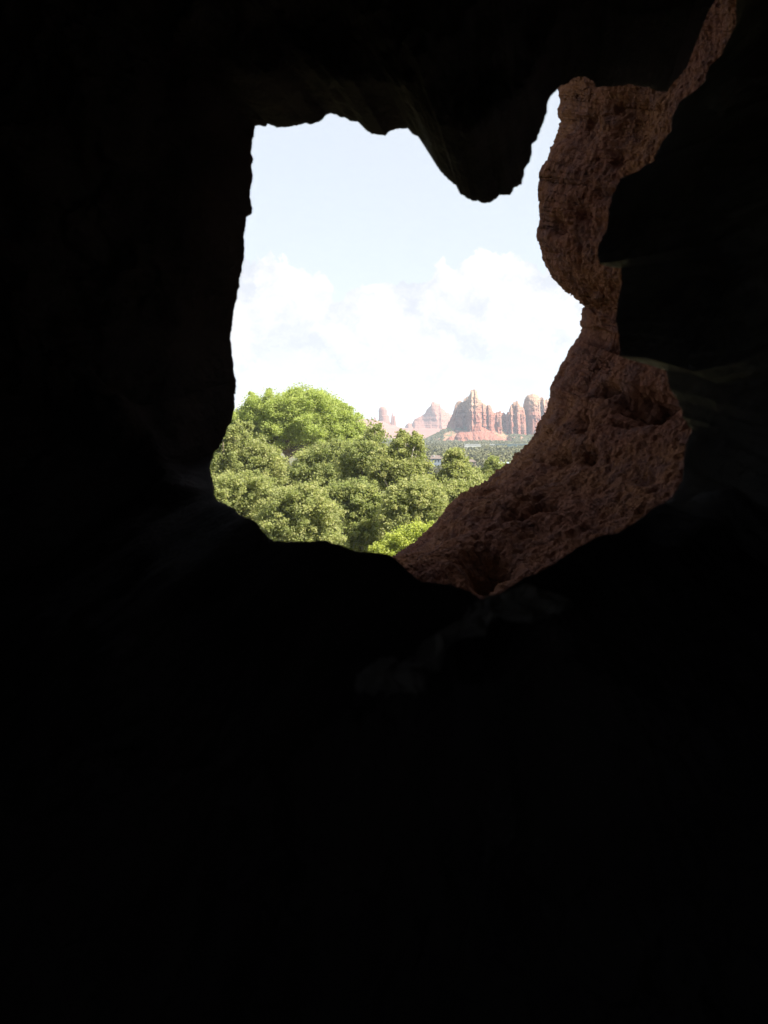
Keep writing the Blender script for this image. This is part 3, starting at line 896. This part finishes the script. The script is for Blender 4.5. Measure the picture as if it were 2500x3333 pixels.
def tree(name, px, top, D, hw, lobes, mat, bark, label, cat, seed, nleaf=30000, lsize=.2, clump=.8, crown_h=None, trunk_r=.3,
         group=None, nclump=150, fill=.3, fork=None, low=None):
    """tapered trunk with limbs and a crown of leaf clumps; lobes are (px, py, radius px, stretch)"""
    rng = np.random.default_rng(seed)
    root = empty(name, (xat(px, D), D, 0)); tag(root, label, cat, group)
    org = np.array([xat(px, D), D, 0.0])
    kd = K * D
    C, Rr, tc_ = [], [], []
    tot = sum(l[2] ** 2 for l in lobes)
    tips = []
    for (lx, ly, lr, stz) in lobes:
        c = np.array([xat(lx, D), D + rng.normal() * lr * kd * .35, zat(ly, D)])
        r = lr * kd
        nc = max(4, int(2.3 * nclump * lr * lr / tot))
        d = rng.normal(size=(nc, 3)); d /= np.linalg.norm(d, axis=1)[:, None]
        rad = r * (fill + (1.05 - fill) * rng.random(nc)) * (1 + .24 * rng.normal(size=nc))
        q = c + d * rad[:, None] * np.array([1, 1, stz])
        if len(tips) > 3:                 # foliage bridging this limb and a neighbour
            nb = nc // 2; o_c = np.array(tips[::4])[rng.integers(0, len(tips[::4]), nb)]
            near = np.linalg.norm(o_c - c, axis=1) < 1.7 * r
            f_ = rng.uniform(.25, .75, (nb, 1))
            q = np.concatenate([q, (c * (1 - f_) + o_c * f_ + rng.normal(size=(nb, 3)) * r * .42)[near]]); nc = len(q)
        C.append(q); Rr.append(clump * (.3 + .72 * rng.random(nc)) * min(1, (r / clump) * .6)); tc_.append(rng.random(nc) * .45)
        tips.append(c)
        for j in rng.permutation(nc)[:3]: tips.append(q[j])
    # loose foliage between the lobes, under the crown's own outline
    LB = np.array(lobes, float); nf = int(nclump * .9)
    fx = rng.uniform((LB[:, 0] - LB[:, 2] * .7).min(), (LB[:, 0] + LB[:, 2] * .7).max(), nf)
    cov_ = np.clip(1 - ((fx[:, None] - LB[None, :, 0]) / LB[None, :, 2]) ** 2, 0, 1)
    tops_ = np.where(cov_ > 0, LB[None, :, 1] - LB[None, :, 2] * LB[None, :, 3] * np.sqrt(cov_) * .85, 9e9).min(1)
    has = tops_ < 5000; fx, tops_ = fx[has], tops_[has]
    fy = tops_ + (LB[:, 1].max() + 20 - tops_) * rng.random(len(fx))
    q = np.stack([xat(fx, D), D + rng.normal(size=len(fx)) * np.median(LB[:, 2]) * kd * .8 - .3, zat(fy, D)], 1)
    C.append(q); Rr.append(clump * rng.uniform(.35, .9, len(q))); tc_.append(rng.random(len(q)) * .45)
    C = np.concatenate(C); Rr = np.concatenate(Rr); tc_ = np.concatenate(tc_)
    V, F, A = leaves(C - org, Rr, int(nleaf * 1.25), lsize * .84, rng, tint_c=tc_)
    mesh_np('crown', V, F, mat, root, smooth=False, attr=A)
    # wood
    fz = fork if fork is not None else zat(max(l[1] for l in lobes), D) * .75
    fk = np.array([0, 0, fz])
    paths = [(bend((rng.normal() * .4, rng.normal() * .4, -.3), fk, rng, 12, .02), np.linspace(trunk_r * 1.35, trunk_r * .8, 12))]
    for tp in tips:
        e = tp - org
        m = fk * .45 + e * .55; m[2] += .8
        st_ = fk + np.array([0, 0, rng.random() * -1.2])
        paths.append((np.concatenate([bend(st_, m, rng, 7, .06), bend(m, e, rng, 7, .07)[1:]]), np.linspace(trunk_r * .5, .03, 13)))
    V, F = tubes(paths)
    mesh_np('trunk', V, F, bark, root)
    return root


# big cottonwood, a broad dome on a dark trunk
tree('cottonwood_tree', 935, 1262, 200, 215,
     [(975, 1325, 62, .8), (915, 1335, 58, .8), (1040, 1330, 58, .8), (850, 1345, 58, .8), (1095, 1360, 52, .85), (1140, 1395, 36, .9),
      (800, 1370, 48, .9), (985, 1380, 58, .6), (900, 1390, 52, .6), (1070, 1400, 55, .6), (830, 1400, 46, .6), (770, 1410, 42, .9),
      (875, 1288, 17, .8), (940, 1283, 22, .8), (1005, 1285, 24, .8), (1045, 1292, 20, .8), (970, 1278, 18, .8), (1125, 1335, 24, .9), (1160, 1360, 17, .9), (830, 1300, 22, .8),
      (950, 1425, 30, .6), (1020, 1430, 34, .6), (1110, 1430, 38, .7), (1175, 1400, 16, .9)],
     M_cotton, M_bark, 'large domed bright green cottonwood, tallest of the trees, standing at the back left', 'tree', 101,
     nleaf=210000, lsize=.21, clump=1.2, nclump=380, trunk_r=.33, fill=.35, fork=zat(1462, 200))

SG = 'sycamores filling the foot of the view'
tree('sycamore_tree', 735, 1400, 140, 100, [(735, 1405, 26, 1.1), (765, 1430, 30, 1), (805, 1445, 26, 1), (838, 1475, 28, 1), (872, 1488, 30, .9), (760, 1470, 40, 1), (720, 1480, 60, 1.1), (790, 1500, 70, 1),
     (860, 1500, 60, .9), (765, 1395, 20, 1.2), (800, 1392, 22, 1.1), (700, 1560, 70, 1), (905, 1512, 26, 1)],
     M_syc, M_bark, 'olive green sycamore at the far left, its crown overlapping the left side of the cottonwood', 'tree', 102, 75000, .2, .75, nclump=260, group=SG)
tree('sycamore_tree', 1010, 1450, 150, 100, [(1000, 1500, 40, .8), (1060, 1490, 50, .8), (1110, 1470, 42, .9), (1050, 1550, 60, .9), (960, 1560, 50, .8), (1140, 1530, 55, 1),
     (900, 1560, 40, .8), (1172, 1462, 20, .9)],
     M_syc2, M_pale, 'darker sycamore in the middle, just in front of the cottonwood trunk', 'tree', 103, 65000, .2, .75, nclump=230, group=SG)
tree('sycamore_tree', 1215, 1380, 135, 100, [(1175, 1464, 28, 1), (1206, 1412, 12, 1), (1225, 1392, 11, .9), (1236, 1384, 9, .8), (1228, 1412, 9, 1), (1236, 1455, 15, 1), (1216, 1434, 11, 1), (1200, 1480, 52, 1), (1150, 1500, 46, 1), (1230, 1540, 62, 1), (1170, 1570, 60, 1), (1192, 1440, 15, 1)],
     M_syc2, M_bark, 'sycamore with a leafy sprig leaning out right in front of the chimney-like pillar', 'tree', 104, 65000, .19, .7, nclump=240, group=SG)
tree('sycamore_tree', 1320, 1395, 125, 100, [(1308, 1428, 18, 1.5), (1310, 1406, 9, 1.2), (1280, 1468, 20, 1), (1346, 1410, 8, .9), (1357, 1424, 11, 1.1), (1366, 1450, 17, 1), (1325, 1486, 36, 1),
     (1362, 1482, 15, 1), (1290, 1510, 42, 1), (1325, 1520, 44, 1), (1248, 1485, 24, 1), (1320, 1560, 60, 1), (1240, 1520, 40, 1)],
     M_syc, M_pale, 'sycamore with two pointed tops in front of the hazy pink slope, right of the middle', 'tree', 105, 80000, .19, .65, nclump=300, group=SG)
tree('sycamore_tree', 1490, 1465, 130, 100, [(1487, 1486, 17, 1.2), (1492, 1470, 9, 1), (1470, 1500, 22, 1), (1504, 1518, 15, 1), (1458, 1552, 26, 1), (1490, 1530, 36, 1), (1425, 1604, 42, 1), (1510, 1580, 50, 1), (1530, 1555, 20, 1),
     (1395, 1562, 18, 1)],
     M_syc, M_pale, 'yellowish green sycamore with a narrow top, in front of the brown-roofed houses', 'tree', 106, 62000, .19, .62, nclump=250, group=SG)
tree('sycamore_tree', 1620, 1480, 160, 100, [(1603, 1500, 13, 1.3), (1608, 1522, 20, 1.1), (1584, 1546, 22, 1), (1560, 1560, 36, 1), (1620, 1572, 30, 1), (1665, 1562, 18, 1), (1640, 1522, 10, 1.2), (1590, 1590, 44, 1), (1650, 1580, 40, 1), (1552, 1548, 16, 1)],
     M_syc2, M_pale, 'grey green sycamore beside the pale blue roof, next to the brown rock wall', 'tree', 107, 60000, .22, .75, nclump=240, group=SG)
tree('sycamore_tree', 760, 1560, 110, 100, [(745, 1590, 55, 1), (820, 1600, 60, 1), (790, 1660, 70, 1), (870, 1670, 60, 1), (700, 1640, 60, 1), (860, 1580, 36, .9)],
     M_syc, M_pale, 'olive sycamore low in the left corner of the opening with pale twigs showing', 'tree', 108, 60000, .17, .6, nclump=240, group=SG)
tree('sycamore_tree', 960, 1590, 105, 100, [(930, 1630, 50, 1), (1000, 1620, 55, .9), (960, 1690, 70, 1), (1040, 1680, 60, 1), (890, 1720, 60, 1), (1060, 1750, 60, 1), (980, 1760, 60, 1)],
     M_syc, M_pale, 'sycamore at the bottom centre left, just above the black cave floor', 'tree', 109, 70000, .17, .6, nclump=260, group=SG)
tree('sycamore_tree', 1140, 1570, 112, 100, [(1110, 1620, 50, 1), (1170, 1600, 45, 1), (1150, 1670, 62, 1), (1220, 1650, 50, 1), (1120, 1730, 62, 1), (1200, 1730, 60, 1), (1170, 1790, 60, 1)],
     M_syc2, M_pale, 'dense sycamore directly left of the yellow green bush', 'tree', 110, 70000, .17, .6, nclump=260, group=SG)
tree('sycamore_tree', 1330, 1580, 108, 100, [(1300, 1620, 45, 1), (1360, 1610, 48, 1), (1320, 1680, 55, 1), (1400, 1660, 50, 1), (1270, 1680, 40, 1), (1420, 1620, 36, 1), (1390, 1730, 50, 1)],
     M_syc, M_pale, 'sycamore rising behind the yellow green bush', 'tree', 111, 62000, .17, .6, nclump=250, group=SG)
tree('sycamore_tree', 1480, 1570, 118, 100, [(1470, 1620, 50, 1), (1530, 1610, 45, 1), (1560, 1590, 30, 1), (1500, 1680, 55, 1), (1430, 1640, 36, 1), (1600, 1620, 40, 1)],
     M_syc, M_pale, 'sycamore at the right foot of the view, running down behind the brown wall', 'tree', 112, 52000, .18, .62, nclump=220, group=SG)
tree('young_cottonwood', 1330, 1700, 92, 100, [(1330, 1760, 46, .9), (1280, 1775, 34, .8), (1380, 1750, 40, .8), (1350, 1725, 26, .8), (1240, 1790, 26, .8), (1310, 1820, 46, .8), (1400, 1720, 20, .8)],
     M_bright, M_bark, 'bright yellow green young tree at the very bottom of the opening beside the brown wall', 'tree', 113, 42000, .13, .5, nclump=200)

# junipers of the valley floor: the nearer ones each a thing, the far ones one wood
bl = [(1400, 1436, 950, 1512), (1515, 1552, 930, 1508), (1608, 1662, 700, 1530), (1508, 1566, 2000, 1454), (1590, 1612, 2000, 1450), (1650, 1680, 1900, 1452)]


def blocked(px, D, h, hw):
    top = HOR + (CZ - h) / (K * D)
    for (a, b, Db, low_) in bl:
        if a - hw / (K * D) < px < b + hw / (K * D) and D < Db + 12 and top < low_ - 2: return True
    return False


protos = []
for v in range(4):
    rng = np.random.default_rng(300 + v)
    C = rng.normal(size=(26, 3)) * np.array([1.35, 1.35, .95]) + np.array([0, 0, 2.6]); C[:, 2] = np.clip(C[:, 2], .9, 4.6)
    V, F, A = leaves(C, np.full(26, .95), 2600, .42, rng, tint_c=rng.random(26) * .4)
    wood = tubes([(bend((0, 0, -.3), (.1, 0, 2.6), rng, 6, .05), np.linspace(.22, .08, 6))] +
                 [(bend((0, 0, .8), C[j], rng, 5, .08), np.linspace(.1, .03, 5)) for j in range(4)], 6)
    protos.append((V, F, A, wood))
proto_obs = []
rng = np.random.default_rng(5)
cands = []
while len(cands) < 64:
    D = 420 + 480 * rng.random() ** 0.8
    px = 1380 + 340 * rng.random()
    h = 4.5 + 2.2 * rng.random()
    if HOR + (CZ - h) / (K * D) > 1545: continue
    if blocked(px, D, h, 2.5): continue
    cands.append((px, D, h))
far = []
for i, (px, D, h) in enumerate(cands):
    v = i % 4
    if i < 4:
        V, F, A, wood = protos[v]
        r = empty('juniper_tree', (0, 0, 0))
        c_ = mesh_np('crown', V, F, M_juniper, r, smooth=False, attr=A)
        t_ = mesh_np('trunk', wood[0], wood[1], M_bark, r)
        proto_obs.append((r, c_, t_))
    else:
        r0, c0, t0 = proto_obs[v]
        r = r0.copy(); COL.objects.link(r)
        for q in (c0, t0):
            z = q.copy(); COL.objects.link(z); z.parent = r
    r.location = (xat(px, D), D, 0); s = h / 5.0
    r.scale = (s * (1 + .3 * rng.random()), s * (1 + .3 * rng.random()), s); r.rotation_euler = (0, 0, rng.random() * 6.28)
    tag(r, 'bushy dark green juniper at the near edge of the valley wood, below the buttes', 'tree', 'junipers on the valley floor')
# the far wood, one mass
Vs, Fs, As, off = [], [], [], 0
small = []
for v in range(3):
    rg = np.random.default_rng(400 + v)
    C = rg.normal(size=(12, 3)) * np.array([1.5, 1.5, .8]) + np.array([0, 0, 2.6])
    small.append(leaves(C, np.full(12, 1.1), 240, 1.15, rg, tint_c=rg.random(12) * .4))
cnt = 0
while cnt < 3600:
    D = 800 + 1980 * rng.random()
    px = 1000 + 1200 * rng.random()
    h = 4.2 + 2.4 * rng.random()
    if D < 880 and 1370 < px < 1730: continue
    if blocked(px, D, h, 3): continue
    V, F, A = small[cnt % 3]
    a = rng.random() * 6.28; s = h / 4.6
    Rz = np.array([[math.cos(a), -math.sin(a), 0], [math.sin(a), math.cos(a), 0], [0, 0, 1]])
    Vs.append((V @ Rz.T) * s + np.array([xat(px, D), D, 0])); Fs.append(F + off); As.append(np.clip(A + rng.normal() * .15, 0, 1)); off += len(V)
    cnt += 1
o = mesh_np('juniper_wood', np.concatenate(Vs), np.concatenate(Fs), M_juniper, smooth=False, attr=np.concatenate(As))
o['kind'] = 'stuff'; tag(o, 'far dark green juniper wood spreading over the valley below the buttes', 'woods')
# scrub on the slopes
Vs, Fs, As, off, cnt = [], [], [], 0, 0
scr = []
for v in range(3):
    rg = np.random.default_rng(500 + v)
    scr.append(leaves(rg.normal(size=(4, 3)) * .5 + np.array([0, 0, .8]), np.full(4, .9), 22, 1.5, rg))
while cnt < 3600:
    x = rng.uniform(xat(1370, 3000), xat(1900, 3000)); y = rng.uniform(2820, 3080)
    z = float(talus(np.array([x]), np.array([y]))[0])
    if z < -1: continue
    px = x / (K * y) + 1250
    if 1445 < px < 1655 and y < 2985 and (y > 2872 or rng.random() > .3): continue
    dens = 1.0 if px < 1500 else .75
    if rng.random() > dens: continue
    V, F, A = scr[cnt % 3]; s = .8 + 1.1 * rng.random()
    Vs.append(V * s + np.array([x, y, z])); Fs.append(F + off); As.append(A); off += len(V); cnt += 1
o = mesh_np('scrub', np.concatenate(Vs), np.concatenate(Fs), M_juniper, smooth=False, attr=np.concatenate(As))
o['kind'] = 'stuff'; tag(o, 'dark green scrub dotted over the slopes under the buttes', 'scrub')

# ------------------------------------------------------------------ houses in the trees
M_white = mat_plain('white_paint', (0.30, 0.31, 0.30)); M_roofb = mat_plain('brown_shingles', (0.12, 0.095, 0.085), .9, .1, .25, 2)
M_roofg = mat_plain('pale_blue_metal_roof', (0.24, 0.28, 0.34), .5, .4); M_wallb = mat_plain('grey_blue_wall', (0.15, 0.18, 0.22))
M_stucco = mat_plain('tan_stucco', (0.2, 0.16, 0.13)); M_teal = mat_plain('teal_glazing', (0.05, 0.10, 0.11), .5, .6, .3, .4)
M_frame = mat_plain('grey_green_frames', (0.10, 0.125, 0.12)); M_dark = mat_plain('dark_glass', (0.03, 0.04, 0.05), .15, .6)


def boxm(name, x0, x1, y0, y1, z0, z1, mat, parent, hip=None):
    V = [(x0, y0, z0), (x1, y0, z0), (x1, y1, z0), (x0, y1, z0), (x0, y0, z1), (x1, y0, z1), (x1, y1, z1), (x0, y1, z1)]
    if hip:
        ym = (y0 + y1) / 2
        V[4] = (x0 + hip, ym, z1); V[5] = (x1 - hip, ym, z1); V[6] = (x1 - hip, ym + .01, z1); V[7] = (x0 + hip, ym + .01, z1)
    F = [(0, 3, 2, 1), (4, 5, 6, 7), (0, 1, 5, 4), (1, 2, 6, 5), (2, 3, 7, 6), (3, 0, 4, 7)]
    return mesh_np(name, V, F, mat, parent, smooth=False)


def house(px0, px1, ridge, eave, D, dep, wall, roof, label, chimney=None, nwin=3, hip=2.5, name='house'):
    x0, x1 = xat(px0, D), xat(px1, D); cx = (x0 + x1) / 2
    r = empty(name, (cx, D, 0)); tag(r, label, 'house')
    a, b = x0 - cx, x1 - cx; ze, zr = zat(eave, D), zat(ridge, D)
    boxm('wall', a + .5, b - .5, 0.5, dep - .5, -.2, ze - .002, wall, r)
    rf = boxm('roof', a, b, 0, dep, ze, zr, roof, r, hip=hip)
    if chimney:
        c0, c1, ct = chimney
        boxm('chimney', xat(c0, D) - cx, xat(c1, D) - cx, dep * .25, dep * .25 + .9, ze + .1, zat(ct, D), M_white, r)
    wd = (b - a - 2) / nwin
    for i in range(nwin):
        for zb_ in ([ze - 2.0] if ze < 5 else [ze - 2.1, ze - 4.9]):
            wn = boxm('window', a + 1 + wd * i + .35, a + 1 + wd * (i + 1) - .35, .42, .497, zb_, zb_ + 1.4, M_frame, r)
            boxm('pane', a + 1 + wd * i + .47, a + 1 + wd * (i + 1) - .47, .39, .417, zb_ + .12, zb_ + 1.28, M_dark, wn)
    return r


house(1399, 1438, 1482, 1493, 950, 9, M_wallb, M_roofb, 'grey blue house with a brown shingle roof and a white chimney', (1412.2, 1415.6, 1480), nwin=3, hip=1.2)
house(1513, 1552, 1495, 1503, 930, 9, M_stucco, M_roofb, 'tan house with a low brown hipped roof, half hidden behind the yellowish sycamore', nwin=3, hip=2.4)
house(1606, 1668, 1504.5, 1513, 700, 9, M_wallb, M_roofg, 'house with a pale blue metal roof close to the edge of the brown rock wall', nwin=3, hip=.3)


def flat_block(px0, px1, top, D, dep, wall, trim, label, glass=False, n=14):
    x0, x1 = xat(px0, D), xat(px1, D); cx = (x0 + x1) / 2
    r = empty('building', (cx, D, 0)); tag(r, label, 'building')
    a, b, z = x0 - cx, x1 - cx, zat(top, D)
    boxm('wall', a, b, 0, dep, -.2, z - .6, wall, r); boxm('roof', a - .5, b + .5, -.5, dep + .5, z - .598, z, trim, r)
    wd = (b - a) / n
    for i in range(n):
        if glass:
            boxm('mullion', a + wd * i - .12, a + wd * i + .12, -.1, -.003, 0, z - .61, M_frame, r)
        else:
            boxm('window', a + wd * i + wd * .2, a + wd * (i + 1) - wd * .2, -.05, -.003, z - 4.8, z - 3.6, M_dark, r)


flat_block(1512, 1618, 1445.5, 2000, 18, M_white, M_white, 'long low white flat-roofed building just under the red sandstone bench', n=12)
flat_block(1616, 1742, 1445, 1900, 18, M_teal, M_frame, 'low teal glass-fronted building among trees, right of the long white building', True, 16)

# ------------------------------------------------------------------ air
hz = boxm('haze', -25000, 25000, -25000, 25000, -1.0, 150, M_white, None)
hz['kind'] = 'stuff'
hm = bpy.data.materials.new('haze_air'); hm.use_nodes = True
t = NT(hm.node_tree)
pv = t.n('ShaderNodeVolumePrincipled')
pv.inputs['Color'].default_value = (0.74, 0.85, 1.0, 1)
pv.inputs['Density'].default_value = 0.00007
pv.inputs['Anisotropy'].default_value = 0.0
o_ = t.n('ShaderNodeOutputMaterial'); t.l(pv.outputs[0], o_.inputs['Volume'])
hz.data.materials.clear(); hz.data.materials.append(hm)
